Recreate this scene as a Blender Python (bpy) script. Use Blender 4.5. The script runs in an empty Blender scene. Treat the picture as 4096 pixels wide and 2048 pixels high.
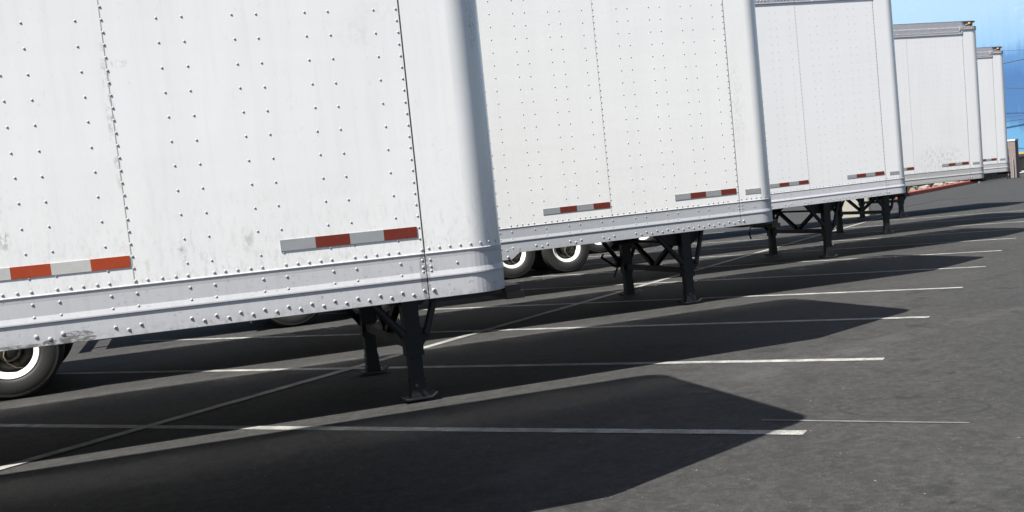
import bpy, bmesh, math, random
from mathutils import Vector, Matrix
random.seed(7)
sc = bpy.context.scene
col = sc.collection
# ------------------------------------------------------------------ camera
cam_d = bpy.data.cameras.new('camera')
cam_d.sensor_width = 36.0
cam_d.lens = 4353.8 * 36 / 4096
cam_d.shift_x = -136.2 / 4096
cam_d.shift_y = 185.2 / 4096
cam_d.clip_start = 0.05
cam_d.clip_end = 2000
cam = bpy.data.objects.new('camera', cam_d)
col.objects.link(cam)
YAW, PITCH, ROLL = 0.3189, -0.0947, -0.0961
fw = Vector((math.sin(YAW)*math.cos(PITCH), math.cos(YAW)*math.cos(PITCH), math.sin(PITCH)))
r0 = Vector((math.cos(YAW), -math.sin(YAW), 0)); u0 = r0.cross(fw)
rt = math.cos(ROLL)*r0 + math.sin(ROLL)*u0
up = -math.sin(ROLL)*r0 + math.cos(ROLL)*u0
M = Matrix((rt, up, -fw)).transposed().to_4x4()
M.translation = Vector((-1.0315, -4.7815, 1.5427))
cam.matrix_world = M
sc.camera = cam
# ------------------------------------------------------------------ world, sun, exposure
SUN_TRAVEL = Vector((0.56, 0.28, -1.0)).normalized()
w = bpy.data.worlds.new('World'); sc.world = w; w.use_nodes = True
nt = w.node_tree; nt.nodes.clear()
sky = nt.nodes.new('ShaderNodeTexSky'); sky.sky_type = 'NISHITA'; sky.sun_disc = False
sky.sun_elevation = math.asin(-SUN_TRAVEL.z)
sky.sun_rotation = math.atan2(-SUN_TRAVEL.x, -SUN_TRAVEL.y)
sky.air_density = 1.0; sky.dust_density = 1.6
bg = nt.nodes.new('ShaderNodeBackground'); bg.inputs['Strength'].default_value = 0.048
wo = nt.nodes.new('ShaderNodeOutputWorld')
nt.links.new(sky.outputs[0], bg.inputs[0]); nt.links.new(bg.outputs[0], wo.inputs[0])
sun_d = bpy.data.lights.new('sun', 'SUN'); sun_d.energy = 5.0; sun_d.angle = math.radians(0.53)
sun_d.color = (1.0, 0.965, 0.90)
sun = bpy.data.objects.new('sun', sun_d); col.objects.link(sun)
sun.rotation_euler = SUN_TRAVEL.to_track_quat('-Z', 'Y').to_euler()
sun.location = (-10, -10, 30)
sc.view_settings.view_transform = 'Standard'; sc.view_settings.look = 'None'
sc.view_settings.exposure = 1.43; sc.view_settings.gamma = 1.0
sc.cycles.blur_glossy = 0.0
sc.cycles.sample_clamp_indirect = 6.0
sc.cycles.caustics_reflective = True
# ------------------------------------------------------------------ helpers
def tag(o, label=None, cat=None, group=None, kind=None):
    if label: o['label'] = label
    if cat: o['category'] = cat
    if group: o['group'] = group
    if kind: o['kind'] = kind
    return o

def empty(name, loc=(0, 0, 0), rot=(0, 0, 0)):
    o = bpy.data.objects.new(name, None); col.objects.link(o)
    o.location = loc; o.rotation_euler = rot; o.empty_display_size = 0.2
    return o

class MB:
    def __init__(s): s.v = []; s.f = []; s.m = []; s.sm = []
    def add(s, vs, fs, mi=0, smooth=False):
        b = len(s.v); s.v += [tuple(p) for p in vs]
        for f in fs: s.f.append(tuple(b+i for i in f)); s.m.append(mi); s.sm.append(smooth)
    def box(s, x0, x1, y0, y1, z0, z1, mi=0):
        vs = [(x, y, z) for x in (x0, x1) for y in (y0, y1) for z in (z0, z1)]
        s.add(vs, [(0,1,3,2),(4,6,7,5),(0,4,5,1),(2,3,7,6),(0,2,6,4),(1,5,7,3)], mi)
    def bar(s, a, b, wx, wy, mi=0, upv=(0, 0, 1)):
        a = Vector(a); b = Vector(b); d = (b-a).normalized(); u = Vector(upv)
        if abs(d.dot(u)) > .98: u = Vector((0, 1, 0))
        r = d.cross(u).normalized(); u = r.cross(d).normalized()
        vs = [p + r*sx*wx/2 + u*sy*wy/2 for p in (a, b) for sx, sy in ((-1,-1),(1,-1),(1,1),(-1,1))]
        s.add(vs, [(0,3,2,1),(4,5,6,7),(0,1,5,4),(1,2,6,5),(2,3,7,6),(3,0,4,7)], mi)
    def tube(s, pts, r, n=8, mi=0, caps=True):
        pts = [Vector(p) for p in pts]; rings = []; vs = []
        ref = Vector((0, 0, 1))
        for i, p in enumerate(pts):
            d = (pts[min(i+1, len(pts)-1)] - pts[max(i-1, 0)]).normalized()
            q = ref if abs(d.dot(ref)) < .95 else Vector((1, 0, 0))
            a = d.cross(q).normalized(); b = d.cross(a).normalized()
            rr = r[i] if isinstance(r, (list, tuple)) else r
            vs += [p + a*math.cos(t)*rr + b*math.sin(t)*rr for t in [2*math.pi*k/n for k in range(n)]]
        fs = []
        for i in range(len(pts)-1):
            for k in range(n):
                fs.append((i*n+k, i*n+(k+1) % n, (i+1)*n+(k+1) % n, (i+1)*n+k))
        s.add(vs, fs, mi, True)
        if caps:
            s.add(vs[:n], [tuple(range(n))], mi); s.add(vs[-n:], [tuple(reversed(range(n)))], mi)
    def lathe(s, prof, c, n=48, mi=0, smooth=True, a0=0, close=False):
        # axis along Y. prof = [(r, y)]
        vs = []
        for r, y in prof:
            for k in range(n):
                t = 2*math.pi*k/n + a0
                vs.append((c[0]+r*math.cos(t), c[1]+y, c[2]+r*math.sin(t)))
        fs = []
        m = len(prof)
        for i in range(m-1 if not close else m):
            j = (i+1) % m
            for k in range(n):
                fs.append((i*n+k, j*n+k, j*n+(k+1) % n, i*n+(k+1) % n))
        s.add(vs, fs, mi, smooth)
    def dome(s, p, nrm, r, h, n=8, mi=0, hole=False):
        p = Vector(p); nrm = Vector(nrm).normalized()
        a = nrm.cross(Vector((0, 0, 1))).normalized(); b = nrm.cross(a)
        rings = [(1.0, 0.0), (0.93, .45), (0.62, .88)]
        vs = []
        for rr, hh in rings:
            for k in range(n):
                t = 2*math.pi*k/n
                vs.append(p + a*math.cos(t)*r*rr + b*math.sin(t)*r*rr + nrm*h*hh)
        vs.append(p + nrm*h)
        fs = []
        for i in range(2):
            for k in range(n): fs.append((i*n+k, i*n+(k+1) % n, (i+1)*n+(k+1) % n, (i+1)*n+k))
        for k in range(n): fs.append((2*n+k, 2*n+(k+1) % n, 3*n))
        s.add(vs, fs, mi, True)
        if hole:
            q = p + nrm*(h+.0006)
            s.add([q + a*math.cos(2*math.pi*k/6)*r*.42 + b*math.sin(2*math.pi*k/6)*r*.42 for k in range(6)], [tuple(range(6))], hole)
    def build(s, name, mats, parent=None, smooth_angle=None):
        me = bpy.data.meshes.new(name)
        me.from_pydata(s.v, [], s.f); me.update()
        if not isinstance(mats, (list, tuple)): mats = [mats]
        for m in mats: me.materials.append(m)
        for p, mi, sm in zip(me.polygons, s.m, s.sm):
            p.material_index = mi; p.use_smooth = sm
        bm = bmesh.new(); bm.from_mesh(me); bmesh.ops.recalc_face_normals(bm, faces=bm.faces)
        bm.to_mesh(me); bm.free()
        o = bpy.data.objects.new(name, me); col.objects.link(o)
        if parent: o.parent = parent
        return o

def sweep(mb, prof, path, mi=0, smooth=False, caps=True, close_prof=True):
    """prof [(out, z)] swept along path [(x, y, nx, ny)] (outward normal)."""
    m = len(prof); vs = []
    for (x, y, nx, ny) in path:
        for o, z in prof: vs.append((x+nx*o, y+ny*o, z))
    fs = []
    for i in range(len(path)-1):
        for k in range(m if close_prof else m-1):
            k2 = (k+1) % m
            fs.append((i*m+k, i*m+k2, (i+1)*m+k2, (i+1)*m+k))
    mb.add(vs, fs, mi, smooth)
    if caps and close_prof:
        mb.add(vs[:m], [tuple(range(m))], mi); mb.add(vs[-m:], [tuple(reversed(range(m)))], mi)

# ------------------------------------------------------------------ materials
class N:
    def __init__(s, name):
        s.mat = bpy.data.materials.new(name); s.mat.use_nodes = True
        s.t = s.mat.node_tree; s.t.nodes.clear()
        s.out = s.t.nodes.new('ShaderNodeOutputMaterial')
        s.b = s.t.nodes.new('ShaderNodeBsdfPrincipled')
        s.t.links.new(s.b.outputs[0], s.out.inputs[0])
        s.co = s.t.nodes.new('ShaderNodeTexCoord').outputs['Object']
    def L(s, a, b): s.t.links.new(a, b)
    def inp(s, sock, v):
        if isinstance(v, bpy.types.NodeSocket): s.L(v, sock)
        else: sock.default_value = v
    def set(s, **k):
        for a, v in k.items():
            n = a.replace('_', ' ')
            s.inp(s.b.inputs[n], v)
    def mp(s, scale=(1, 1, 1), loc=(0, 0, 0), rot=(0, 0, 0), co=None):
        m = s.t.nodes.new('ShaderNodeMapping'); s.L(co or s.co, m.inputs[0])
        m.inputs['Location'].default_value = loc; m.inputs['Rotation'].default_value = rot
        m.inputs['Scale'].default_value = scale
        return m.outputs[0]
    def noise(s, scale=5, detail=3, rough=.5, co=None, dist=0.0):
        n = s.t.nodes.new('ShaderNodeTexNoise'); s.L(co or s.co, n.inputs['Vector'])
        n.inputs['Scale'].default_value = scale; n.inputs['Detail'].default_value = detail
        n.inputs['Roughness'].default_value = rough; n.inputs['Distortion'].default_value = dist
        return n.outputs['Fac']
    def voro(s, scale=5, co=None, out='Distance', feature='F1'):
        n = s.t.nodes.new('ShaderNodeTexVoronoi'); n.feature = feature
        s.L(co or s.co, n.inputs['Vector']); n.inputs['Scale'].default_value = scale
        return n.outputs[out]
    def ramp(s, f, stops, interp='LINEAR'):
        n = s.t.nodes.new('ShaderNodeValToRGB'); s.L(f, n.inputs[0]); e = n.color_ramp.elements
        n.color_ramp.interpolation = interp
        while len(e) < len(stops): e.new(.5)
        for el, (p, c) in zip(e, stops):
            el.position = p; el.color = (c, c, c, 1) if isinstance(c, (int, float)) else (*c, 1)
        return n.outputs[0]
    def math(s, op, a, b=0.0, c=0.0, clamp=False):
        n = s.t.nodes.new('ShaderNodeMath'); n.operation = op; n.use_clamp = clamp
        for i, v in enumerate((a, b, c)): s.inp(n.inputs[i], v)
        return n.outputs[0]
    def mix(s, f, a, b, mode='MIX'):
        n = s.t.nodes.new('ShaderNodeMix'); n.data_type = 'RGBA'; n.blend_type = mode
        s.inp(n.inputs[0], f)
        for sock, v in ((n.inputs[6], a), (n.inputs[7], b)):
            if isinstance(v, (tuple, list)) and len(v) == 3: v = (*v, 1)
            if isinstance(v, (int, float)): v = (v, v, v, 1)
            s.inp(sock, v)
        return n.outputs[2]
    def bump(s, h, strength=.5, dist=.01, prev=None):
        n = s.t.nodes.new('ShaderNodeBump'); s.L(h, n.inputs['Height'])
        n.inputs['Strength'].default_value = strength; n.inputs['Distance'].default_value = dist
        if prev: s.L(prev, n.inputs['Normal'])
        return n.outputs[0]
    def sep(s, co=None):
        n = s.t.nodes.new('ShaderNodeSeparateXYZ'); s.L(co or s.co, n.inputs[0]); return n.outputs
    def blob(s, cx, cz, rx, rz):
        """soft 1..0 mask round (cx, cz) on the trailer side"""
        x, y, z = s.sep()
        a = s.math('DIVIDE', s.math('SUBTRACT', x, cx), rx); b = s.math('DIVIDE', s.math('SUBTRACT', z, cz), rz)
        d = s.math('ADD', s.math('MULTIPLY', a, a), s.math('MULTIPLY', b, b))
        return s.math('SUBTRACT', 1.0, d, clamp=True)

GLOSS = 0.15
def paint_white(name, base, dirt=0.5, blobs=(), splatter=None, wav=1.0, seed=0):
    n = N(name)
    off = (seed*3.7, 0, seed*1.3)
    streak = n.noise(1.0, 5, .62, n.mp((22, 22, 1.3), off))
    speck = n.noise(60, 4, .7, n.mp((1, 1, .55), off))
    large = n.noise(1.6, 3, .5, n.mp((1, 1, .6), off))
    m1 = n.math('MULTIPLY', n.ramp(streak, [(.50, 0), (.80, 1)]), .10*dirt)
    m2 = n.math('MULTIPLY', n.ramp(speck, [(.60, 0), (.72, 1)]), .34*dirt)
    m2 = n.math('MULTIPLY', m2, n.ramp(n.noise(5, 3, .6, n.mp(loc=off)), [(.42, 0), (.72, 1)]))
    c = n.mix(n.ramp(large, [(.35, 0), (.7, .22)]), base, tuple(v*.90 for v in base))
    zz = n.math('DIVIDE', n.math('SUBTRACT', 1.95, n.sep()[2]), .6, clamp=True)
    m3 = n.math('MULTIPLY', n.math('MULTIPLY', zz, zz), n.math('MULTIPLY', n.ramp(n.noise(34, 5, .8, n.mp((1.4, 1, .5), off)), [(.50, 0), (.64, 1)]), .42*dirt))
    c = n.mix(m3, c, (.42, .40, .35))
    c = n.mix(n.math('ADD', m1, m2, clamp=True), c, (.30, .28, .24))
    # fine hairline scratches, nearly horizontal
    sct = n.noise(1.0, 2, .5, n.mp((3, 3, 120), off, (0, .16, 0)), .0)
    scm = n.math('MULTIPLY', n.ramp(sct, [(.70, 0), (.74, 1)]), n.ramp(n.noise(2.3, 2, .5, n.mp(loc=(4+seed, 1, 2))), [(.55, 0), (.7, .45)]))
    c = n.mix(n.math('MULTIPLY', scm, dirt), c, (.45, .44, .42))
    for (cx, cz, rx, rz, k, sc_) in blobs:
        g = n.ramp(n.noise(sc_, 4, .7, n.mp((1, 1, .6), off)), [(.47, 0), (.60, 1)])
        c = n.mix(n.math('MULTIPLY', n.math('MULTIPLY', n.blob(cx, cz, rx, rz), g), k), c, (.10, .095, .08))
    if splatter:
        (cx, cz, rx, rz) = splatter
        g = n.ramp(n.noise(15, 5, .75, n.mp((2.2, 1, .8))), [(.50, 0), (.62, 1)])
        c = n.mix(n.math('MULTIPLY', n.math('MULTIPLY', n.blob(cx, cz, rx, rz), g), .6), c, (.30, .24, .15))
    n.set(Base_Color=c, Roughness=GLOSS)
    n.b.inputs['Specular IOR Level'].default_value = .5
    # oil-canning of the thin sheet between the posts, and brushed vertical ripples
    h1 = n.noise(1.0, 2, .45, n.mp((2.4, 1, .7), off)); h2 = n.noise(1.0, 3, .5, n.mp((9, 1, 1.6), off))
    b = n.bump(h1, .5*wav, .012); b = n.bump(h2, .14*wav, .0014, b)
    h3 = n.noise(35, 2, .5); b = n.bump(h3, .10, .0003, b)
    h4 = n.noise(1.0, 2, .5, n.mp((.7, 1, 4.5), off, (0, .12, 0))); b = n.bump(h4, 1.0, .0010, b)
    n.set(Normal=b)
    return n.mat

def rail_mat(name, base, dirt=.6, blobs=(), rough=.32, metal=0.0):
    n = N(name)
    st = n.noise(1.0, 5, .65, n.mp((30, 30, 4)))
    sp = n.noise(52, 5, .8)
    low = n.ramp(n.sep()[2], [(1.0, 0), (1.0, 0)])
    x, y, z = n.sep()
    foot = n.math('MULTIPLY', n.ramp(n.math('SUBTRACT', 1.195, z), [(0, 0), (.05, 1)]), n.ramp(n.noise(38, 4, .7), [(.42, 0), (.62, 1)]))
    c = n.mix(n.math('MULTIPLY', n.ramp(st, [(.48, 0), (.8, 1)]), .3*dirt), base, tuple(v*.62 for v in base))
    c = n.mix(n.math('MULTIPLY', n.ramp(sp, [(.60, 0), (.68, 1)]), .75*dirt), c, (.15, .12, .08))
    c = n.mix(n.math('MULTIPLY', foot, .45*dirt), c, (.20, .17, .13))
    # thin scribed lines under the cap
    for zz in (1.336, 1.329):
        d = n.math('ABSOLUTE', n.math('SUBTRACT', z, zz))
        c = n.mix(n.ramp(d, [(.0, .5), (.0014, 0)]), c, (.22, .21, .2))
    for (cx, cz, rx, rz, k, sc_) in blobs:
        g = n.ramp(n.noise(sc_, 4, .7, n.mp((.6, 1, 1.6))), [(.40, 0), (.52, 1)])
        c = n.mix(n.math('MULTIPLY', n.math('MULTIPLY', n.ramp(n.blob(cx, cz, rx, rz), [(0, 0), (.25, 1)]), g), k), c, (.07, .065, .06))
    n.set(Base_Color=c, Roughness=rough, Metallic=metal)
    n.b.inputs['Specular IOR Level'].default_value = .4
    n.set(Normal=n.bump(n.noise(22, 3, .5), .15, .001))
    return n.mat

def simple(name, c, rough=.5, metal=0.0, var=.15, scale=12, bump=0.0, spec=.5):
    n = N(name)
    f = n.noise(scale, 5, .6)
    n.set(Base_Color=n.mix(f, tuple(v*(1-var) for v in c), tuple(min(1, v*(1+var)) for v in c)), Roughness=rough, Metallic=metal)
    n.b.inputs['Specular IOR Level'].default_value = spec
    if bump: n.set(Normal=n.bump(n.noise(scale*4, 4, .6), bump, .003))
    return n.mat

M_rivet = simple('rivet_metal', (.37, .375, .39), .34, .0, .05)
M_hole = simple('bolt_socket', (.03, .03, .03), .6)
M_gap = simple('sealant_gap', (.05, .05, .055), .7)
M_rust = simple('old_sealant', (.45, .43, .38), .7)
M_steel = simple('black_gear_steel', (.005, .0054, .007), .55, 0, .35, 14, .25)
M_under = simple('underside_steel', (.008, .008, .009), .7, 0, .3, 10, .2)
M_rubber = simple('tyre_rubber', (.020, .020, .021), .62, 0, .25, 18, .25)
M_rimw = simple('white_rim_paint', (.78, .78, .76), .35, 0, .04)
M_rimd = simple('dark_rim_steel', (.05, .05, .052), .5, 0, .2)
M_disc = simple('dusty_wheel_disc', (.06, .058, .053), .55, 0, .3, 20)
M_hub = simple('greasy_hub', (.035, .033, .03), .45, .3, .4, 30)
M_flap = simple('mud_flap_rubber', (.02, .02, .022), .6)
M_roof = simple('roof_sheet', (.55, .55, .56), .35)
M_trail = simple('grey_top_rail', (.37, .37, .405), .42, .15, .14, 9)
M_flange = simple('grimy_roof_flange', (.10, .105, .10), .6)
M_band = simple('grey_front_band', (.35, .35, .38), .42, .15, .14, 9)
def amber():
    n = N('amber_lens'); n.set(Base_Color=(.85, .28, .02, 1), Roughness=.15)
    n.b.inputs['Coat Weight'].default_value = .5
    return n.mat
M_amber = amber()
def tape_mat(name, c, seed):
    n = N(name)
    grid = n.voro(260, n.mp((1, 1, 1)))
    g2 = n.noise(9, 4, .65, n.mp((1, 1, 1.5), (seed, 0, 0)))
    cc = n.mix(n.ramp(g2, [(.35, 0), (.75, .5)]), c, tuple(v*.72 for v in c))
    cc = n.mix(n.math('MULTIPLY', n.ramp(n.noise(70, 3, .7), [(.6, 0), (.72, 1)]), .35), cc, tuple(v*.45+.12 for v in c))
    n.set(Base_Color=cc, Roughness=.33); n.set(Normal=n.bump(grid, .2, .0008))
    return n.mat
M_tr = tape_mat('red_reflective_tape', (.150, .021, .010), 1)
M_tw = tape_mat('silver_reflective_tape', (.29, .305, .318), 2)
M_tr2 = tape_mat('bright_red_reflective_tape', (.36, .048, .012), 3)
M_tw2 = tape_mat('pale_reflective_tape', (.50, .50, .485), 4)

# ------------------------------------------------------------------ trailer
G = 1.146         # underside of the bottom rail
W = 2.40          # body width
XC, RC = 0.206, 0.195
XF = XC + RC
ZR, ZT = 1.353, 3.765
LEN = 15.6
def nose_path(x0, inset=0.0, seg=10, x1=None):
    """from (x0, near side) round both front corners to the far side"""
    p = [(x0, 0, 0, -1), (XC-.004, 0, 0, -1)]
    for k in range(seg+1):
        a = -math.pi/2 + (math.pi/2)*k/seg
        p.append((XC+RC*math.cos(a), RC+RC*math.sin(a), math.cos(a), math.sin(a)))
    p.append((XF, RC+.004, 1, 0)); p.append((XF, W-RC-.004, 1, 0))
    for k in range(seg+1):
        a = (math.pi/2)*k/seg
        p.append((XC+RC*math.cos(a), W-RC+RC*math.sin(a), math.cos(a), math.sin(a)))
    p.append((XC-.004, W, 0, 1)); p.append((x0, W, 0, 1))
    return [(x-nx*inset, y-ny*inset, nx, ny) for x, y, nx, ny in p]

POSTS = [(-.014, -.113), (-.309, -.409), (-.608, -.707), (-.906, -1.006)]

def wheel(parent, x, y, dark=False, dual=True, z=.512, side=1):
    """side=1: outer face towards -Y"""
    s = side
    m = MB()
    t = [(.292, .020), (.305, .004), (.335, -.006), (.40, -.012), (.45, -.004), (.475, .004), (.482, .002), (.488, .010), (.500, .032), (.504, .06), (.504, .20), (.505, .24), (.47, .262), (.36, .262), (.292, .25)]
    m.lathe([(r, yy*s) for r, yy in t], (0, 0, 0), 56)
    if dual: m.lathe([(r, (yy+.33)*s) for r, yy in t], (0, 0, 0), 40)
    # tread grooves as raised ribs
    for yy in (.055, .095, .135, .175, .215):
        m.lathe([(.503, (yy-.012)*s), (.510, (yy-.010)*s), (.510, (yy+.010)*s), (.503, (yy+.012)*s)], (0, 0, 0), 48)
    ty = m.build('wheel', [M_rubber], parent)
    ty.location = (x, y, z)
    m = MB()
    m.lathe([(rr, yy*s) for rr, yy in [(.292, .022), (.300, .004), (.291, .000), (.286, .003), (.238, .030), (.234, .08), (.233, .155)]], (0, 0, 0), 56)
    rim = m.build('rim', [M_rimd if dark else M_rimw], ty)
    m = MB()
    m.lathe([(rr, yy*s) for rr, yy in [(.234, .150), (.225, .148), (.19, .128), (.155, .120), (.14, .122)]], (0, 0, 0), 40)
    m.lathe([(rr, yy*s) for rr, yy in [(.14, .13), (.12, .10), (.115, .04), (.095, .02), (.06, .012), (.0, .01)]], (0, 0, 0), 32, 1)
    for k in range(10):
        a = 2*math.pi*k/10+.2
        cx, cz = .158*math.cos(a), .158*math.sin(a)
        m.tube([(cx, .125*s, cz), (cx, .085*s, cz)], .0165, 6, 1)
    for k in range(5):
        a = 2*math.pi*k/5+.5
        cx, cz = .212*math.cos(a), .212*math.sin(a)
        ca, sa = math.cos(a), math.sin(a)
        vs = [(cx+ca*.018*math.cos(q)-sa*.032*math.sin(q), .128*s if .0 else (.1335*s), cz+sa*.018*math.cos(q)+ca*.032*math.sin(q)) for q in [2*math.pi*j/12 for j in range(12)]]
        m.add(vs, [tuple(range(12))], 2)
    # air line curling from hub
    if s == 1:
        m.tube([(-.03, .01, .02), (-.05, -.0, -.05), (-.02, .02, -.13), (.05, .06, -.19), (.13, .10, -.20)], .006, 6, 3)
    m.build('hub', [M_disc, M_hub, M_hole, simple('yellow_air_line', (.35, .30, .17), .5) if 'yellow_air_line' not in bpy.data.materials else bpy.data.materials['yellow_air_line']], ty)
    return ty

def leg(parent, x, y, dz, crank=0):
    """landing leg; dz raises the foot to follow the pitch of the body"""
    sgn = 1 if y < 1 else -1
    m = MB()
    m.box(x-.065, x+.065, y-.06, y+.06, .44, 1.12)
    m.box(x-.072, x+.072, y-.067, y+.067, .405, .485)
    m.box(x-.055, x+.055, y-.05, y+.05, .075+dz, .47)
    m.box(x-.061, x+.061, y-.056, y+.056, .07+dz, .20+dz)
    yo = y - sgn*.064
    # gusset plates
    def plate(pts, yc, t):
        k = len(pts)
        vs = [(px, yc-t/2, pz) for px, pz in pts]+[(px, yc+t/2, pz) for px, pz in pts]
        m.add(vs, [tuple(range(k)), tuple(range(2*k-1, k-1, -1))]+[(i, (i+1) % k, k+(i+1) % k, k+i) for i in range(k)])
    plate([(x-.10, .62), (x-.115, .57), (x-.045, .47), (x+.06, .47), (x+.125, .55), (x+.13, .61), (x+.065, .63), (x-.06, .63)], yo-sgn*.004, .010)
    plate([(x-.42, 1.13), (x-.40, .98), (x-.14, .82), (x+.12, .80), (x+.27, .92), (x+.36, 1.13)], y+sgn*.064, .010)
    # hex bolt on the gusset and near the foot
    for bx, bz in ((x-.02, .14+dz), (x-.09, .59), (x+.10, .58)):
        m.tube([(bx, yo, bz), (bx, yo-sgn*.022, bz)], .013, 6)
    o = m.build('landing_leg', [M_steel], parent)
    f = MB()
    prof = [(-.145, .050), (-.115, .026), (.10, .026), (.145, .058)]
    vs = []
    for yy in (y-.085, y+.085):
        for px, pz in prof: vs.append((x+px, yy, pz+dz))
        for px, pz in reversed(prof): vs.append((x+px, yy, pz+dz+.009))
    k = 8
    f.add(vs, [tuple(range(k)), tuple(range(2*k-1, k-1, -1))]+[(i, (i+1) % k, k+(i+1) % k, k+i) for i in range(k)])
    f.box(x-.066, x+.066, y-.06, y+.06, .036+dz, .072+dz)
    f.build('foot', [M_steel], o)
    b = MB()
    b.tube([(x-.50, y+sgn*.02, 1.12), (x-.08, yo-sgn*.02, .58)], .034, 8)
    b.build('brace', [M_steel], o)
    b = MB()
    b.tube([(x+.32, y+sgn*.02, 1.12), (x+.10, yo-sgn*.02, .57)], .030, 8)
    b.build('brace', [M_steel], o)
    if crank:
        c = MB()
        y2 = y + crank*.09
        if crank == 1:
            c.tube([(x, y2-.05, .62), (x-.05, y2, .62), (x-.30, y2+.02, .66), (x-.40, y2+.02, .60), (x-.43, y2+.02, .50), (x-.40, y2+.02, .38)], .016, 8)
            c.box(x-.09, x+.05, y2-.04, y2+.04, .55, .66)
        else:
            c.tube([(x-.28, y2-.02, .70), (x-.30, y2+.01, .66), (x-.22, y2+.02, .60), (x-.10, y2, .50)], .020, 8)
            c.tube([(x-.06, y2, .50), (x-.13, y2+.01, .34)], .015, 8)
            c.box(x-.09, x+.05, y2-.04, y2+.04, .48, .64)
        c.build('crank', [M_steel], o)
    return o

def trailer(idx, x, y, yaw, tilt, label, wall, rail, legx, legd, axles, dark, rails_alpha=None, tape_patch=True, nriv=2, zph=0.0, tape2=None, topmat=None, pairmode=0):
    root = empty('semi_trailer', (x, y, 0), (0, -tilt, yaw))
    tag(root, label, 'trailer', 'white box trailers parked in a row')
    # --- body shell (sheet thickness under the panels), floor and roof
    m = MB()
    path = nose_path(-LEN, .006)
    sweep(m, [(0, G+.03), (0, 3.90), (-.03, 3.90), (-.03, G+.03)], path)
    body = m.build('box_body', [M_roof], root)
    m = MB()
    pts = [(a, b) for a, b, _, _ in nose_path(-LEN, .034)]
    k = len(pts)
    m.add([(a, b, 3.955) for a, b in pts]+[(a, b, 3.975) for a, b in pts], [tuple(range(k)), tuple(range(2*k-1, k-1, -1))]+[(i, (i+1) % k, k+(i+1) % k, k+i) for i in range(k)])
    m.build('roof', [M_roof], root)
    m = MB()
    m.box(-LEN+.01, XF-.06, .11, W-.11, G+.14, G+.17)
    xx = -.2
    while xx > -LEN:
        m.box(xx-.025, xx+.025, .045, W-.045, G+.02, G+.14); xx -= .3048
    m.box(-1.6, .30, .35, W-.35, G-.012, G+.02)
    m.build('floor', [M_under], root)
    m = MB()   # rear doors
    m.box(-LEN-.03, -LEN, 0, W, G, 3.99)
    m.build('rear_door', [wall], root)
    # --- side panels with rivets
    npan = 12
    for j in range(npan):
        x1 = -.0004 - j*1.2192 if j else -.0035
        x0 = -(j+1)*1.2192 + .0010
        x0 = max(x0, -LEN)
        m = MB()
        t = .0045 + (.0005 if j % 2 else 0)
        m.box(x0, x1 if j == 0 else x1+.0, -t, .004, ZR-.02, ZT+.02)
        if j < nriv:
            o = -j*1.2192*.9885 if j == 0 else -1.201-(j-1)*1.2192
            for pi, pr in enumerate(POSTS):
                for qi, px in enumerate(pr):
                    px = px + o
                    dense = (pi == 0 and qi == 0)
                    z = 1.42+zph
                    kk = 0
                    while z < ZT-.01:
                        if dense or kk % 2 == 0:
                            jx, jz = random.uniform(-.0015, .0015), random.uniform(-.0015, .0015)
                            m.dome((px+jx, -t, z+jz), (0, -1, 0), .0053 if not dense else .0056, .0023, 8, 1)
                        z += .0503; kk += 1
            # row just above the bottom rail
            xs = []
            for a in range(4):
                base = POSTS[a][1]+o
                nxt = (POSTS[a+1][0] if a < 3 else -1.2165)+o
                for q in range(5): xs.append(base+(nxt-base)*q/4)
            xs.append(POSTS[0][0]+o)
            for px in xs:
                m.dome((px+random.uniform(-.004, .004), -t, 1.3675), (0, -1, 0), .0068, .0028, 8, 1)
        p = m.build('wall_panel', [wall, M_rivet], root)
        # lap / sealant strip behind the seam
        if j == 0 and nriv:
            s_ = MB(); s_.box(-.0045, .0045, -.003, .003, G+.01, ZT+.02); s_.build('seam', [M_gap], p)
        elif j <= nriv:
            s_ = MB(); s_.box(-j*1.2192-.0018, -j*1.2192+.0014, -.0055, .002, ZR, ZT+.01); s_.build('seam', [M_rust], p)
    # --- front corner wall
    m = MB()
    sweep(m, [(.0045, ZR-.02), (.0045, 3.86), (-.004, 3.86), (-.004, ZR-.02)], nose_path(.0038, 0, 14), smooth=False)
    npth = len(nose_path(.0038, 0, 14))
    outer = MB(); sweep(outer, [(.00455, ZR-.019), (.00455, 3.859)], nose_path(.0039, 0, 14), smooth=True, caps=False, close_prof=False)
    m.add(outer.v, outer.f, 0, True)
    for k in range(8):
        px = .021+.0486*k
        if px <= XC:
            m.dome((px, -.0045, 1.3725), (0, -1, 0), .0068, .0028, 8, 1)
        else:
            a = -math.pi/2+(px-XC)/RC
            m.dome((XC+(RC+.0045)*math.cos(a), RC+(RC+.0045)*math.sin(a), 1.3725), (math.cos(a), math.sin(a), 0), .0068, .0028, 8, 1)
    m.build('front_wall', [wall, M_rivet], root)
    # --- bottom rail (side) and its front corner piece
    prof = [(-.002, 1.353), (.0050, 1.354), (.0080, 1.352), (.0080, 1.3485), (.0052, 1.3465), (.0052, 1.3440), (.0062, 1.342), (.0052, 1.339), (.0050, 1.268), (.0088, 1.2490), (.0094, 1.246), (.0094, 1.2405), (.0080, 1.2385), (.0048, 1.2380), (.0048, 1.148), (.0040, G), (-.055, G), (-.055, G+.006), (-.002, G+.008)]
    m = MB()
    sweep(m, prof, [(-LEN, 0, 0, -1), (-.0025, 0, 0, -1)])
    sweep(m, prof, [(-LEN, W, 0, 1), (-.0025, W, 0, 1)])
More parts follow.
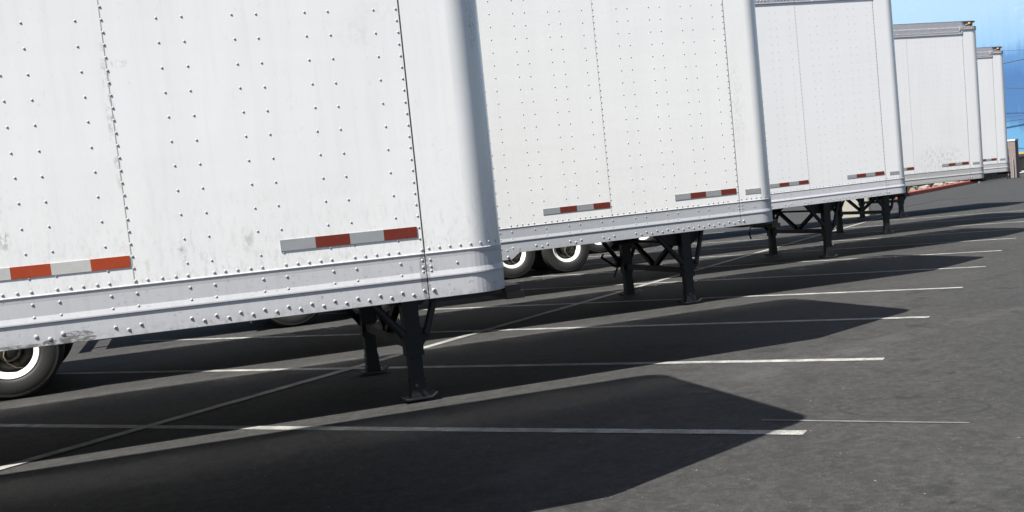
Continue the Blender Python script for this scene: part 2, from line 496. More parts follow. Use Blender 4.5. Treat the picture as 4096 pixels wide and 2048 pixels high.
    if nriv:
        for j in range(nriv+1):
            o = 0 if j == 0 else -1.201-(j-1)*1.2192
            for pi, pr in enumerate(POSTS):
                for px in pr:
                    for zz in (1.3165, 1.264) if not (j == 0 and pi == 0 and px == -.014) else (1.322, 1.291, 1.270):
                        m.dome((px+o, -.0055, zz), (0, -1, 0), .0064, .0026, 8, 1)
        px = -.019; k = 0
        while px > -3.9:
            grp = px > -1.03
            if grp or (int(-px/.05) % 6 < 3):
                big = px < -1.5
                m.dome((px, -.0046, 1.187 if k % 2 == 0 else 1.172), (0, -1, 0), .0079 if not big else .0092, .0038, 10, 1, hole=0 if big else 2)
            px -= .0498; k += 1
    if idx == 2:   # deeper reinforcement plate at the rear part of the second trailer
        pl = [(-2.05, G+.04), (-2.06, G+.001), (-2.13, 1.098), (-3.6, 1.098), (-3.6, G+.04)]
        vs = [(a, -.0065, b) for a, b in pl]+[(a, -.004, b) for a, b in pl]
        m.add(vs, [(0, 1, 2, 3, 4), (9, 8, 7, 6, 5)]+[(i, (i+1) % 5, 5+(i+1) % 5, 5+i) for i in range(5)])
        for px in (-2.16, -2.3, -2.45): m.dome((px, -.0065, 1.12), (0, -1, 0), .0110, .008, 8, 1)
    m.build('bottom_rail', [rail, M_rivet, M_hole], root)
    m = MB()
    sweep(m, prof, nose_path(.0025, 0, 14))
    for f in range(len(m.sm)-2): m.sm[f] = False
    for px, zz in ((.022, 1.321), (.022, 1.292), (.022, 1.271), (.144, 1.296)):
        m.dome((px, -.0055, zz), (0, -1, 0), .0064, .0026, 8, 1)
    m.dome((.025, -.0045, 1.184), (0, -1, 0), .0098, .0058, 10, 1, hole=2)
    fr = m.build('front_bottom_rail', [rail, M_rivet, M_hole], root)
    # upper coupler plate lip under the nose
    m = MB()
    pts = [(a, b) for a, b, _, _ in nose_path(.03, .012, 8)]
    k = len(pts)
    m.add([(a, b, G-.020) for a, b in pts]+[(a, b, G-.001) for a, b in pts], [tuple(range(k)), tuple(range(2*k-1, k-1, -1))]+[(i, (i+1) % k, k+(i+1) % k, k+i) for i in range(k)])
    m.build('coupler_plate', [M_under], root)
    m = MB()
    m.box(XF+.008, XF+.095, .16, .50, 1.085, 1.120); m.box(XF+.008, XF+.085, .18, .48, 1.120, 1.150)
    m.build('front_bumper', [simple('brown_rubber', (.05, .035, .025), .6) if 'brown_rubber' not in bpy.data.materials else bpy.data.materials['brown_rubber']], root)
    # --- top rail
    m = MB()
    tprof = [(-.002, 3.765), (.013, 3.765), (.0145, 3.769), (.0145, 3.777), (.0085, 3.780), (.0085, 3.893), (.0070, 3.897), (.0045, 3.900), (.0045, 3.99), (-.02, 3.99), (-.02, 3.765)]
    sweep(m, tprof, [(-LEN, 0, 0, -1), (-.003, 0, 0, -1)])
    sweep(m, tprof, [(-LEN, W, 0, 1), (-.003, W, 0, 1)])
    if nriv:
        for j in range(3):
            o = 0 if j == 0 else -1.201-(j-1)*1.2192
            for a, pr in enumerate(POSTS):
                for px in pr:
                    if px+o < -.09: m.dome((px+o, -.0085, 3.879), (0, -1, 0), .0095, .006, 8, 1)
                base = POSTS[a][1]+o; nxt = (POSTS[a+1][0] if a < 3 else -1.2165)+o
                for q in range(5):
                    m.dome((base+(nxt-base)*q/4, -.0085, 3.812), (0, -1, 0), .0095, .006, 8, 1)
    m.build('top_rail', [M_trail, M_rivet], root)
    m = MB()
    fl = [(.024, 3.988), (.024, 4.001), (-.05, 4.001), (-.05, 3.988)]
    sweep(m, fl, nose_path(-LEN, .022, 8))
    m.build('roof_flange', [M_flange], root)
    m = MB()
    sweep(m, [(.004, 3.900), (.004, 3.988), (-.02, 3.988), (-.02, 3.900)], [(-.004, .0, 0, -1)]+nose_path(.0, .045, 10)[1:-1]+[(-.004, W, 0, 1)])
    m.build('upper_header', [M_band], root)
    m = MB()
    band = [(.0125, 3.838), (.0145, 3.842), (.0145, 3.906), (.0125, 3.910), (-.002, 3.910), (-.002, 3.838)]
    sweep(m, band, nose_path(-.045, 0, 12))
    if nriv:
        for px in (-.03, -.005, .06, .09, .12, .15, .18, .21, .24):
            m.dome((px, -.0145, 3.862), (0, -1, 0), .0085, .006, 8, 1)
        for px in (-.03, -.005): m.dome((px, -.0145, 3.888), (0, -1, 0), .0085, .006, 8, 1)
        m.box(-.062, -.045, -.017, .0, 3.835, 3.915, 1); m.box(-.02, .0, -.016, 0, 3.79, 3.838, 0)
    m.build('front_top_band', [M_band, M_rivet], root)
    # --- amber marker lamp in the header
    m = MB()
    m.box(.085, .225, -.004, .03, 3.918, 3.982)
    lamp = m.build('marker_lamp', [M_hole], root)
    m = MB(); m.dome((.165, -.004, 3.953), (0, -1, 0), .023, .024, 14); m.build('lens', [M_amber], lamp)
    m = MB(); m.bar((.075, -.006, 3.935), (.13, -.006, 3.945), .008, .02); m.build('bracket', [M_rivet], lamp)
    # --- reflective strips
    strips = [(-.0245, 0), (-1.2265, 1)]
    for (x1, which) in strips:
        m = MB()
        L = .149; zz = 1.4265
        ms = [M_tr, M_tw] if not (tape2 and which) else [M_tr2, M_tw2]
        for q in range(4):
            a = x1 - L*(q+1); b = x1-L*q
            m.box(a+.0002, b, -.0078, -.0045, zz, zz+.0475, q % 2)
        m.build('reflective_strip', ms, root)
    if tape_patch:
        m = MB(); m.box(.066, .219, -.0066, -.0045, 1.4105, 1.4535); m.build('reflective_patch', [M_tw], root)
    # --- landing gear
    lz = tilt*legx
    near = leg(root, -legx, .31, lz)
    far = leg(root, -legx, 2.20, lz, {4: 1, 3: 2}.get(idx, 0))
    m = MB()
    m.box(-legx-.035, -legx+.035, .37, 2.14, .455, .530)
    m.bar((-legx, .37, .99), (-legx, 1.20, .545), .065, .05); m.bar((-legx, 2.14, .99), (-legx, 1.30, .545), .065, .05)
    m.tube([(-legx-.02, .37, .86), (-legx-.02, 2.14, .86)], .018, 8)
    m.build('cross_brace', [M_steel], root)
    # --- running gear
    for ax in axles:
        wz = .512 - tilt*ax*1.0
        wheel(root, ax, .085, dark, True, .512 + tilt*(-ax))
        wheel(root, ax, W-.085, dark, True, .512 + tilt*(-ax), -1)
        m = MB(); m.tube([(ax, .45, .512+tilt*(-ax)), (ax, W-.45, .512+tilt*(-ax))], .065, 12)
        m.tube([(ax+.18, .9, .62), (ax+.18, 1.15, .62)], .09, 12)
        m.build('axle', [M_under], root)
    a0, a1 = max(axles), min(axles)
    m = MB()
    for yy in (.72, W-.72):
        m.box(a1-.7, a0+.9, yy-.05, yy+.05, .93, G+.02)
        for ax in axles:
            m.box(ax-.55, ax+.12, yy-.04, yy+.04, .60, .68); m.box(ax+.30, ax+.42, yy-.05, yy+.05, .60, .94)
    m.box(a0+.6, a0+.72, .7, W-.7, .95, 1.03); m.box(a1-.5, a1-.4, .7, W-.7, .95, 1.03)
    m.build('bogie_frame', [M_under], root)
    fx = a1-.62
    for yy in (.06, W-.06-.62):
        m = MB(); m.box(fx-.006, fx+.006, yy, yy+.62, .13+tilt*(-fx), 1.0); m.box(fx-.02, fx+.02, yy-.02, yy+.66, .98, 1.03)
        m.build('mud_flap', [M_flap], root)
    m = MB()
    for yy in (.55, W-.55): m.box(-LEN+.05, -LEN+.13, yy-.05, yy+.05, .45, G+.02)
    m.box(-LEN+.02, -LEN+.12, .08, W-.08, .42, .54)
    m.build('underride_guard', [M_steel], root)
    return root

wallA = paint_white('white_paint_scuffed', (.775, .780, .785), 1.0, blobs=[
    (-.20, 2.33, .09, .08, .10, 34), (-.10, 2.42, .14, .05, .08, 45), (-1.68, 1.58, .030, .045, .55, 60),
    (-1.225, 2.05, .02, .35, .55, 40), (-1.17, 2.25, .05, .02, .35, 60), (.33, 2.35, .03, .12, .5, 70),
    (-1.02, 1.47, .02, .05, .55, 50), (-.75, 1.50, .03, .06, .35, 50)], seed=0)
wallB = paint_white('white_paint_clean', (.83, .83, .825), .45, blobs=[(.05, 2.2, .10, .5, .15, 60)], wav=.7, seed=1)
wallC = paint_white('white_paint_plain', (.78, .785, .80), .35, wav=.6, seed=2)
wallD = paint_white('white_paint_splattered', (.74, .745, .76), .35, splatter=(-.62, 1.50, .62, .36), wav=.9, seed=3)
wallE = paint_white('white_paint_dull', (.73, .735, .755), .25, wav=.6, seed=4)
railA = rail_mat('scuffed_bottom_rail', (.49, .495, .52), 1.0, blobs=[(-1.46, 1.165, .075, .030, .75, 60), (-1.565, 1.158, .03, .012, .8, 40), (-1.70, 1.153, .12, .010, .7, 60), (-.008, 1.25, .025, .12, .45, 20)])
railB = rail_mat('dull_grey_bottom_rail', (.42, .435, .46), .55)
railC = rail_mat('silver_bottom_rail', (.52, .53, .565), .45)
railD = rail_mat('weathered_bottom_rail', (.40, .40, .405), .8)
railE = rail_mat('pale_grey_bottom_rail', (.46, .46, .48), .5)

TR = [  # idx, x, y, yaw, tilt
 (1, 0.0, 0.0, 0.0, 0.0, 'nearest white trailer filling the left half, with a scuffed lavender grey bottom rail', wallA, railA, 2.93, 0, (-10.7, -11.9), False, False, 2, 0.0, True),
 (2, 3.631, 3.696, .0273, .0078, 'clean white trailer right behind the nearest one, its bottom rail dull grey', wallB, railB, 2.950, 0, (-10.8, -12.0), False, True, 3, .018, None),
 (3, 8.133, 7.780, .0252, .0150, 'white trailer mid row, its grey top rail just touching the top of the photo', wallC, railC, 2.968, 0, (-10.945, -12.175), False, True, 3, .02, None),
 (4, 12.799, 11.712, .0027, .0006, 'white trailer with brown dirt splattered over its lower wall, in front of the red curb', wallD, railD, 2.917, 0, (-11.1, -12.33), True, True, 3, .03, None),
 (5, 16.999, 15.801, -.0155, -.0050, 'narrow looking white trailer farthest right, beside the masonry gate pillar', wallE, railE, 2.863, 0, (-10.6, -11.77), False, True, 2, .0, None),
 (6, 21.689, 21.534, .0037, 0.0, 'trailer hidden behind the others, only its black landing legs showing farthest back', wallC, railE, 2.896, 0, (-11.17, -12.4), False, True, 0, .0, None),
]
for (i, x, y, yaw, tilt, lab, wl, rl, lx, ld, ax, dk, patch, nr, zp, t2) in TR:
    trailer(i, x, y, yaw, tilt, lab, wl, rl, lx, ld, ax, dk, tape_patch=patch, nriv=nr, zph=zp, tape2=t2)

# ------------------------------------------------------------------ ground
def asphalt():
    n = N('asphalt')
    fine = n.noise(120, 5, .85); grit = n.noise(45, 4, .8); mid = n.noise(7, 5, .65); big = n.noise(.55, 5, .6)
    ani = n.noise(1.0, 6, .65, n.mp((.9, 6, 1), rot=(0, 0, -.30)))
    ani2 = n.noise(1.0, 6, .7, n.mp((1.4, 22, 1), (5, 3, 0), rot=(0, 0, .12)))
    base = n.mix(n.ramp(big, [(.3, 0), (.72, 1)]), (.031, .0308, .030), (.048, .0475, .0465))
    base = n.mix(n.ramp(ani, [(.46, 0), (.80, .55)]), base, (.050, .0495, .048))
    base = n.mix(n.ramp(ani2, [(.60, 0), (.74, .45)]), base, (.060, .059, .056))
    base = n.mix(n.ramp(mid, [(.34, .65), (.56, 0)]), base, (.019, .019, .0195))
    m2 = n.noise(19, 4, .7); base = n.mix(n.ramp(m2, [(.38, .38), (.50, 0)]), base, (.016, .016, .0165)); base = n.mix(n.ramp(m2, [(.52, 0), (.68, .42)]), base, (.080, .079, .077))
    base = n.mix(n.ramp(fine, [(.36, .8), (.49, 0)]), base, (.008, .008, .008))
    base = n.mix(n.ramp(fine, [(.53, 0), (.68, .75)]), base, (.085, .084, .081))
    base = n.mix(n.ramp(grit, [(.60, 0), (.70, .55)]), base, (.10, .098, .093))
    base = n.mix(n.ramp(grit, [(.30, .6), (.40, 0)]), base, (.010, .010, .010))
    # pale aggregate specks
    for sc_, th, c_ in ((38, .95, (.20, .19, .175)), (23, .985, (.26, .24, .21))):
        v = n.voro(sc_, out='Distance'); vc = n.voro(sc_, out='Color')
        s3 = n.t.nodes.new('ShaderNodeSeparateColor'); n.L(vc, s3.inputs[0])
        pick = n.math('GREATER_THAN', s3.outputs[0], th)
        sp = n.math('MULTIPLY', n.ramp(v, [(.10, 1), (.18, 0)]), pick)
        base = n.mix(n.math('MULTIPLY', sp, .85), base, c_)
    # oil and tar stains with ragged edges
    oil = n.math('MULTIPLY', n.ramp(n.noise(1.5, 5, .65, n.mp(loc=(3, 9, 0)), .4), [(.60, 0), (.66, 1)]), .55)
    base = n.mix(oil, base, (.014, .014, .015))
    tar = n.math('MULTIPLY', n.ramp(n.noise(4.2, 4, .6, n.mp((1, 1, 1), (8, 2, 0)), .6), [(.71, 0), (.73, 1)]), .7)
    base = n.mix(tar, base, (.010, .010, .011))
    # ring-shaped tyre scrub mark
    x, y, z = n.sep()
    def ring(cx, cy, R, wd):
        dx = n.math('SUBTRACT', x, cx); dy = n.math('SUBTRACT', y, cy)
        a = n.math('ADD', n.math('MULTIPLY', dx, .707), n.math('MULTIPLY', dy, -.707))
        b = n.math('ADD', n.math('MULTIPLY', dx, .707), n.math('MULTIPLY', dy, .707))
        b = n.math('MULTIPLY', b, 1.55)
        d = n.math('SQRT', n.math('ADD', n.math('MULTIPLY', a, a), n.math('MULTIPLY', b, b)))
        return n.ramp(n.math('ABSOLUTE', n.math('SUBTRACT', d, R)), [(0, 1), (wd, 0)])
    def arc(cx, cy, R_, wd, k, dark):
        dx = n.math('SUBTRACT', x, cx); dy = n.math('SUBTRACT', y, cy)
        d = n.math('SQRT', n.math('ADD', n.math('MULTIPLY', dx, dx), n.math('MULTIPLY', dy, dy)))
        f = n.ramp(n.math('ABSOLUTE', n.math('SUBTRACT', d, R_)), [(0, 1), (wd*.6, .8), (wd, 0)])
        return n.math('MULTIPLY', n.math('MULTIPLY', f, n.ramp(n.noise(2.1, 4, .7, n.mp(loc=(cx, cy, 0))), [(.44, 0), (.60, 1)])), k)
    for (cx, cy, R_, wd, k, cc) in ((14, -6, 11.6, .12, .45, (.016, .016, .016)), (14, -6, 13.6, .13, .40, (.016, .016, .016)), (-4, 14, 16.2, .14, .35, (.015, .015, .015)), (9, -9, 13.1, .22, .30, (.085, .083, .078)), (22, 2, 9.2, .16, .40, (.016, .016, .016))):
        base = n.mix(arc(cx, cy, R_, wd, k, 1), base, cc)
    rg = n.math('MULTIPLY', ring(3.26, 1.0, .46, .022), n.ramp(n.noise(14, 3, .6), [(.3, .25), (.6, .7)]))
    base = n.mix(rg, base, (.016, .016, .017))
    # long faint cracks sealed with tar
    n.set(Base_Color=base, Roughness=n.ramp(fine, [(.3, .92), (.8, .72)]))
    n.b.inputs['Specular IOR Level'].default_value = .2
    b = n.bump(fine, .8, .005); b = n.bump(grit, .6, .006, b)
    n.set(Normal=b)
    return n.mat
M_asph = asphalt()
def quad(name, pts, mat, z=0, kind=None):
    m = MB(); m.add([(a, b, z) for a, b in pts], [tuple(range(len(pts)))])
    o = m.build(name, [mat])
    if kind: tag(o, kind=kind)
    return o
o = quad('ground', [(-300, -120), (400, -120), (400, 500), (-300, 500)], M_asph, 0, 'structure')

def line_paint(name, c, wear=.5):
    n = N(name)
    f = n.noise(120, 4, .7); g = n.noise(6, 4, .6)
    a = n.math('ADD', n.math('MULTIPLY', f, .7), n.math('MULTIPLY', g, .45))
    mask = n.ramp(a, [(.49+.12*(1-wear), 0), (.60+.12*(1-wear), 1)])
    cc = n.mix(n.math('MULTIPLY', mask, .75), c, (.05, .05, .048))
    cc = n.mix(n.ramp(n.noise(1.4, 3, .6), [(.4, 0), (.75, .35)]), cc, tuple(v*.6 for v in c))
    n.set(Base_Color=cc, Roughness=.7, Normal=n.bump(f, .5, .003))
    return n.mat
M_line = line_paint('worn_white_line_paint', (.37, .37, .35), .9)
M_faint = line_paint('faded_line_paint', (.16, .16, .155), 1.0)
def strip(name, p, d, L, wd, mat, z=.004):
    d = Vector(d).normalized(); nrm = Vector((-d.y, d.x))
    e = Vector((.741, .671))           # ends are cut along the spine
    k = 1.0
    a = Vector(p); b = a - d*L
    sh = d*(e.dot(d)/max(.2, e.dot(nrm)))*wd if False else Vector((0, 0))
    pts = [a, a+nrm*wd, b+nrm*wd, b]
    o = quad(name, [(q.x, q.y) for q in pts], mat, z, 'structure')
    return o
ends = [((2.335, .804), (.711, -.703)), ((4.168, 2.561), (.6995, -.7147)), ((5.915, 4.229), (.679, -.734)), ((7.759, 5.963), (.672, -.741)),
        ((9.60, 7.70), (.671, -.741)), ((11.48, 9.52), (.671, -.741)), ((13.372, 11.30), (.671, -.741))]
for k in range(1, 5): ends.append(((13.372+1.85*k, 11.30+1.74*k), (.671, -.741)))
for p, d in ends:
    strip('parking_line', (p[0], p[1]), d, 11.3, .112, M_line)
o = strip('parking_line', (19.6, 23.60), (.741, .671), 35, .12, M_line, .008)
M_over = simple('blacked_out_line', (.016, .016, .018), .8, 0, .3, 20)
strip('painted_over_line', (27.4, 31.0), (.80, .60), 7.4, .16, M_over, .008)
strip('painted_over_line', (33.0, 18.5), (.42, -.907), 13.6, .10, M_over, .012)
o = strip('parking_line', (3.20, .40), (.68, -.733), 1.25, .030, M_faint)

# ------------------------------------------------------------------ far side of the lot
conc = simple('pale_concrete', (.34, .325, .29), .85, 0, .22, 6, .3)
redp = N('red_curb_paint')
f = redp.noise(7, 5, .65); g = redp.noise(2, 3, .5)
redp.set(Base_Color=redp.mix(redp.ramp(f, [(.58, 0), (.68, .8)]), redp.mix(g, (.40, .06, .04), (.32, .048, .036)), (.32, .25, .21)), Roughness=.7)
M_red = redp.mat
def curb(name, a, b, wd, h, mat, round_end=False):
    a = Vector(a); b = Vector(b); d = (b-a).normalized(); nrm = Vector((-d.y, d.x))
    m = MB()
    pr = [(0, 0), (.012, h-.03), (.04, h), (wd, h), (wd, 0)]
    vs = []
    for p in (a, b):
        for o_, z in pr: q = p+nrm*o_; vs.append((q.x, q.y, z))
    m.add(vs, [(0, 1, 2, 3, 4), (9, 8, 7, 6, 5)]+[(i, (i+1) % 5, 5+(i+1) % 5, 5+i) for i in range(5)])
    return tag(m.build(name, [mat]), kind='structure')
ca, cb = Vector((31.6, 38.5)), Vector((46.7, 50.8))
cd = (cb-ca).normalized(); cn = Vector((-cd.y, cd.x))
a2 = ca-cd*1.5
curb('curb', (a2.x, a2.y), (cb.x, cb.y), .18, .20, M_red)
curb('curb', (cb.x+.02, cb.y+.02), ((cb+cd*45).x, (cb+cd*45).y-.0), .45, .11, conc)
# concrete apron beyond the curb
apron = simple('bright_concrete_apron', (.20, .195, .18), .85, 0, .18, 2, .1)
p0 = cb+cn*.35; p1 = cb+cd*45+cn*.35
quad('pavement', [(p0.x, p0.y), (p1.x, p1.y), (p1.x+cn.x*60, p1.y+cn.y*60), (p0.x+cn.x*60, p0.y+cn.y*60)], apron, .02, 'structure')
# planting bed
bed = simple('bark_mulch_bed', (.16, .13, .11), .95, 0, .45, 9, .8)
p0 = a2+cn*.18; p1 = cb+cn*.18
quad('planting_bed', [(p0.x, p0.y), (p1.x, p1.y), (p1.x+cn.x*3, p1.y+cn.y*3), (p0.x+cn.x*3, p0.y+cn.y*3)], bed, .15, 'structure')
# masonry wall behind the bed
def block_mat(name, c):
    n = N(name)
    br = n.t.nodes.new('ShaderNodeTexBrick'); n.L(n.mp((1, 1, 1), rot=(math.pi/2, 0, 0)), br.inputs[0])
    br.inputs['Scale'].default_value = 1; br.inputs['Brick Width'].default_value = .4; br.inputs['Row Height'].default_value = .2
    br.inputs['Mortar Size'].default_value = .008
    br.inputs['Color1'].default_value = (*c, 1); br.inputs['Color2'].default_value = (*[v*.86 for v in c], 1)
    br.inputs['Mortar'].default_value = (*[v*.6 for v in c], 1)
    n.set(Base_Color=n.mix(n.noise(7, 4, .6), br.outputs[0], tuple(v*.8 for v in c)), Roughness=.9, Normal=n.bump(n.noise(40, 3, .6), .5, .01))
    return n.mat
M_block = block_mat('split_face_block', (.22, .18, .175))
wall_root = empty('block_wall', ((a2+cn*2.9).x, (a2+cn*2.9).y, 0), (0, 0, math.atan2(cd.y, cd.x)))
LW = (cb-a2).length-.2
m = MB(); m.box(0, LW, 0, .2, 0, 1.9); m.build('wall', [M_block], wall_root)
m = MB(); m.box(-.02, LW+.02, -.03, .23, 1.9, 2.0); m.build('coping', [conc], wall_root)
tag(wall_root, 'low brownish masonry block wall running behind the planting bed and red curb', 'wall')
# gate pillar
pr = empty('gate_pillar', (48.85, 50.75, 0), (0, 0, math.radians(27)))
m = MB(); m.box(-.25, .25, -.25, .25, .02, 2.32)
m.build('shaft', [M_block], pr)
m = MB(); m.box(-.28, .28, -.28, .28, 2.32, 2.42); m.build('cap', [simple('white_cap', (.62, .60, .58), .8)], pr)
m = MB(); m.tube([(-.40, -.12, .05), (-.385, -.12, .9), (-.36, -.10, 1.3)], .03, 8); m.build('conduit', [simple('galvanised_pipe', (.45, .46, .47), .4, .5)], pr)
tag(pr, 'square masonry gate pillar with a white cap beside the farthest visible trailer', 'pillar')
# dark sheeted gate to the left of the pillar
gr = empty('metal_gate', (48.3, 50.75, 0), (0, 0, math.radians(30)))
m = MB(); m.box(-4.8, 0, -.03, .03, .06, 2.25)
for k in range(20): m.box(-4.8+.25*k-.02, -4.8+.25*k+.02, -.05, -.0305, .06, 2.25)
m.build('gate_leaf', [simple('black_gate_sheet', (.012, .012, .013), .35)], gr)
m = MB()
for z in (.10, 1.15, 2.2): m.box(-4.83, .02, -.07, -.051, z-.04, z+.04)
m.box(.0, .06, -.05, .05, 0, 3.35); m.box(-4.88, -4.82, -.05, .05, 0, 2.35)
m.build('gate_frame', [simple('grey_gate_frame', (.16, .17, .17), .5)], gr)
tag(gr, 'black sheeted metal gate in shade between the curb end and the masonry pillar', 'gate')

# plants and rocks in the bed
leafm = simple('yellow_green_leaf', (.16, .19, .04), .6, 0, .4, 8)
leafm2 = simple('pale_agave_leaf', (.22, .27, .17), .6, 0, .3, 8)
brownm = simple('dry_brown_grass', (.20, .10, .05), .8, 0, .3, 8)
rockm = simple('pale_boulder', (.25, .225, .19), .9, 0, .25, 5, .5)
def clump(p, r, h, nleaf, mat, wid=.05):
    m = MB()
    for k in range(nleaf):
        a = random.uniform(0, 2*math.pi); lean = random.uniform(.15, 1.0)*r; hh = h*random.uniform(.6, 1.0)
        dx, dy = math.cos(a), math.sin(a); sx, sy = -dy*wid/2, dx*wid/2
        b0 = (dx*.04, dy*.04, 0); m1 = (dx*lean*.5, dy*lean*.5, hh*.75); t1 = (dx*lean, dy*lean, hh)
        m.add([(b0[0]-sx, b0[1]-sy, 0), (b0[0]+sx, b0[1]+sy, 0), (m1[0]+sx, m1[1]+sy, m1[2]), (m1[0]-sx, m1[1]-sy, m1[2]), t1, (dx*(.02+lean*.4), dy*(.02+lean*.4), hh*.6)],
              [(0, 1, 2, 3), (3, 2, 4), (0, 3, 5), (1, 5, 2)])
    o = m.build('plant', [mat]); o.location = p
    return o
def bedpt(t, off): q = ca+cd*t+cn*off; return (q.x, q.y, .15)
specs = [(0.6, .7, .40, .42, 40, leafm, 'bushy yellow green plant at the left end of the red curb'),
         (1.5, .6, .28, .34, 26, leafm2, 'small pale spiky plant close behind the red curb'),
         (3.4, .8, .40, .48, 44, leafm, 'taller yellow green clump in the planting bed'),
         (8.3, .8, .45, .38, 60, brownm, 'dry reddish brown grass tuft in the middle of the bed'),
         (11.6, .9, .45, .40, 44, leafm, 'low green clump right of the dry brown tuft'),
         (14.6, .8, .40, .42, 44, leafm, 'green plant beside the pale rock near the curb end'),
         (5.6, .9, .30, .26, 26, leafm2, 'little grey green plant between the yellow clump and the brown tuft')]
for t, off, r, h, nl, mt, lab in specs:
    tag(clump(bedpt(t, off), r, h, nl, mt), lab, 'plant', 'plants in the bed behind the red curb')
def rock(t, off, s, lab):
    bm = bmesh.new(); bmesh.ops.create_icosphere(bm, subdivisions=3, radius=1)
    from mathutils import noise as mn
    for v in bm.verts:
        k = 1+.35*mn.noise(v.co*1.3+Vector((t, 0, 0)))+.08*mn.noise(v.co*5)
        v.co = Vector((v.co.x*s[0]*k, v.co.y*s[1]*k, v.co.z*s[2]*k))
    me = bpy.data.meshes.new('rock'); bm.to_mesh(me); bm.free(); me.materials.append(rockm)
    o = bpy.data.objects.new('rock', me); col.objects.link(o)
    q = bedpt(t, off); o.location = (q[0], q[1], q[2]+s[2]*.5)
    tag(o, lab, 'rock', 'rocks in the bed behind the red curb')
rock(16.7, .75, (.42, .32, .20), 'largest pale rock, next to the right end of the red curb')
rock(10.2, .8, (.30, .25, .14), 'flat pale rock right of the dry brown tuft')
rock(12.9, .65, (.36, .25, .13), 'low sandy rock between two green clumps')
rock(6.8, .7, (.25, .2, .12), 'small sandy rock left of the dry brown tuft')

# pale concrete block standing beyond the last landing legs
bm = bmesh.new()
bmesh.ops.create_cube(bm, size=1)
for v in bm.verts: v.co = Vector((v.co.x*1.05, v.co.y*.55, v.co.z*.78))
ed = [e for e in bm.edges if all(v.co.z > 0 for v in e.verts)] + [e for e in bm.edges if abs(e.verts[0].co.z-e.verts[1].co.z) > .1]
bmesh.ops.bevel(bm, geom=ed, offset=.13, segments=5, affect='EDGES', profile=.5)
me = bpy.data.meshes.new('concrete_block'); bm.to_mesh(me); bm.free()
me.materials.append(simple('pale_rough_concrete', (.36, .35, .31), .9, 0, .25, 14, .7))
o = bpy.data.objects.new('concrete_block', me); col.objects.link(o)
o.location = (19.75, 25.6, .39); o.rotation_euler = (0, 0, -.55)
tag(o, 'pale rough concrete block with rounded top seen between the black landing legs', 'block')

# ------------------------------------------------------------------ blue painted building
def mural():
    n = N('sky_blue_wall_paint')
    x, y, z = n.sep()
    wob = n.noise(.12, 4, .6, n.mp((1, 1, .7))); drip = n.noise(1.0, 5, .65, n.mp((1.6, 1, .10)))
    zz = n.math('ADD', z, n.math('MULTIPLY', n.math('SUBTRACT', wob, .5), 4.5))
    zz = n.math('ADD', zz, n.math('MULTIPLY', n.math('SUBTRACT', drip, .5), 2.6))
    c = n.ramp(n.math('DIVIDE', zz, 20.0), [(.0, (.075, .24, .41)), (.17, (.070, .215, .39)), (.215, (.032, .115, .275)), (.40, (.028, .105, .265)), (.50, (.055, .165, .36)), (.56, (.16, .305, .48)), (.70, (.225, .355, .50)), (1.0, (.25, .385, .51))])
    cl = n.math('MULTIPLY', n.ramp(n.noise(.16, 5, .6, n.mp((1, 1, 1.2), (2.2, 0, 1.1))), [(.56, 0), (.68, 1)]), n.ramp(n.math('DIVIDE', z, 20.0), [(.55, 0), (.72, 1)]))
    c = n.mix(n.math('MULTIPLY', cl, .6), c, (.42, .52, .52))
    dr = n.ramp(n.noise(1.0, 5, .7, n.mp((2.6, 1, .22), (7, 0, 3))), [(.58, 0), (.74, .22)])
    c = n.mix(dr, c, (.30, .46, .52))
    n.set(Base_Color=c, Roughness=.75, Normal=n.bump(n.noise(3, 4, .6), .3, .03))
    return n.mat
vd = Vector((.669, .743)).normalized(); vr = Vector((vd.y, -vd.x))
c0 = Vector((-1.03, -4.78))+vd*104
bl = empty('building', (c0.x, c0.y, 0), (0, 0, math.atan2(vr.y, vr.x)+.03))
m = MB(); m.box(-60, 26, 0, 14, 1.62, 20); m.build('painted_wall', [mural()], bl)
m = MB(); m.box(-60.1, 26.1, -.08, 14, 1.36, 1.615); m.build('base_trim', [simple('ochre_trim', (.40, .27, .075), .7)], bl)
m = MB(); m.box(-59.9, 25.9, .06, 14, 0, 1.355); m.build('plinth', [simple('dark_plinth', (.03, .03, .03), .8)], bl)
m = MB(); m.box(-60.2, 26.2, -.15, 14.2, 20, 20.35); m.build('roof', [conc], bl)
m = MB(); m.tube([(.95, -.06, 1.62), (.95, -.06, 3.4)], .035, 8); m.build('drain_pipe', [simple('blue_pipe', (.03, .09, .17), .5)], bl)
tag(bl, 'tall building with its wall painted sky blue, paler and cloudy towards the top', 'building')
# cables in front of the blue wall
def cable(z0, z1, r, mat, lab, yy=-3.0):
    """z0, z1: heights 2.4 m left of the building's origin and at it"""
    m = MB(); k = (z1-z0)/2.4
    m.tube([(xx, yy, z1+k*xx + .0006*(xx+1.2)**2) for xx in range(-26, 27, 2)], r, 6)
    o = m.build('cable', [mat]); o.location = bl.location; o.rotation_euler = bl.rotation_euler
    tag(o, lab, 'cable', 'overhead cables in front of the blue wall')
blk = simple('black_cable', (.02, .035, .05), .6)
cable(10.3, 10.1, .016, blk, 'topmost thin cable across the blue wall')
cable(8.96, 9.17, .040, blk, 'thick slanting cable across the dark blue part of the wall')
cable(7.39, 6.99, .020, blk, 'thin sagging cable below the thick slanting one')
cable(4.56, 4.63, .016, blk, 'thin cable just above the lowest thick one')
cable(4.21, 4.30, .036, blk, 'lowest thick cable, above the pale lower part of the blue wall')

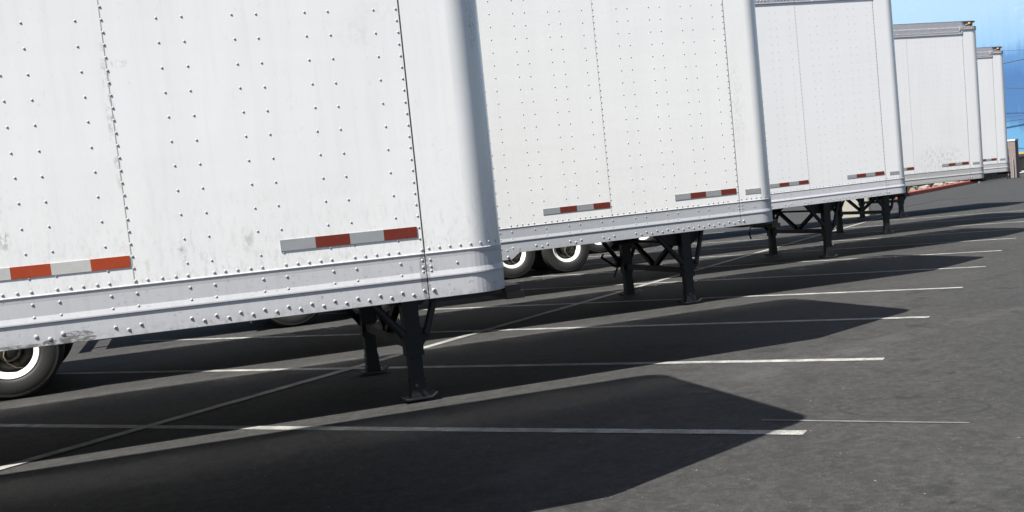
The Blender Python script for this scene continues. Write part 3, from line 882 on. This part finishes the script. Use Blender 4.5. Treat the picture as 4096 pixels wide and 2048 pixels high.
# dumpster
dr_ = empty('dumpster', (c0.x-vd.x*12.2+vr.x*1.15, c0.y-vd.y*12.2+vr.y*1.15, .02), (0, 0, bl.rotation_euler.z))
dm = simple('black_dumpster_steel', (.012, .012, .013), .5)
m = MB()
vs = [(-.95, -.5, .16), (.95, -.5, .16), (.95, .5, .16), (-.95, .5, .16), (-1.05, -.72, 1.25), (1.05, -.72, 1.25), (1.05, .62, 1.38), (-1.05, .62, 1.38)]
m.add(vs, [(0, 3, 2, 1), (4, 5, 6, 7), (0, 1, 5, 4), (1, 2, 6, 5), (2, 3, 7, 6), (3, 0, 4, 7)])
for k in (-.6, 0, .6): m.box(k-.04, k+.04, -.70, -.49, .3, 1.2)
m.box(-1.12, 1.12, -.77, -.70, 1.18, 1.27)
m.build('bin', [dm], dr_)
m = MB(); m.add([(-1.06, -.75, 1.27), (1.06, -.75, 1.27), (1.06, .64, 1.40), (-1.06, .64, 1.40), (-1.06, -.75, 1.30), (1.06, -.75, 1.30), (1.06, .64, 1.43), (-1.06, .64, 1.43)], [(0, 3, 2, 1), (4, 5, 6, 7), (0, 1, 5, 4), (1, 2, 6, 5), (2, 3, 7, 6), (3, 0, 4, 7)])
m.build('lid', [dm], dr_)
for cx in (-.8, .8):
    for cy in (-.4, .4):
        m = MB(); m.lathe([(.0, -.03), (.075, -.03), (.08, 0), (.075, .03), (0, .03)], (cx, cy, .08), 14); m.box(cx-.03, cx+.03, cy-.04, cy+.04, .1, .165)
        m.build('caster', [dm], dr_)
tag(dr_, 'black steel dumpster on casters in front of the blue building, right of the pillar', 'dumpster')

# every albedo a little lower, so that bounced light fills the shadows less; the exposure above allows for it
for mt in bpy.data.materials:
    t = mt.node_tree
    b = next(nd for nd in t.nodes if nd.type == 'BSDF_PRINCIPLED'); sock = b.inputs['Base Color']
    mx = t.nodes.new('ShaderNodeMix'); mx.data_type = 'RGBA'; mx.blend_type = 'MULTIPLY'; mx.inputs[0].default_value = 1.0
    mx.inputs[7].default_value = (.82, .82, .82, 1)
    if sock.is_linked:
        src = sock.links[0].from_socket; t.links.new(src, mx.inputs[6])
    else:
        mx.inputs[6].default_value = sock.default_value
    t.links.new(mx.outputs[2], sock)
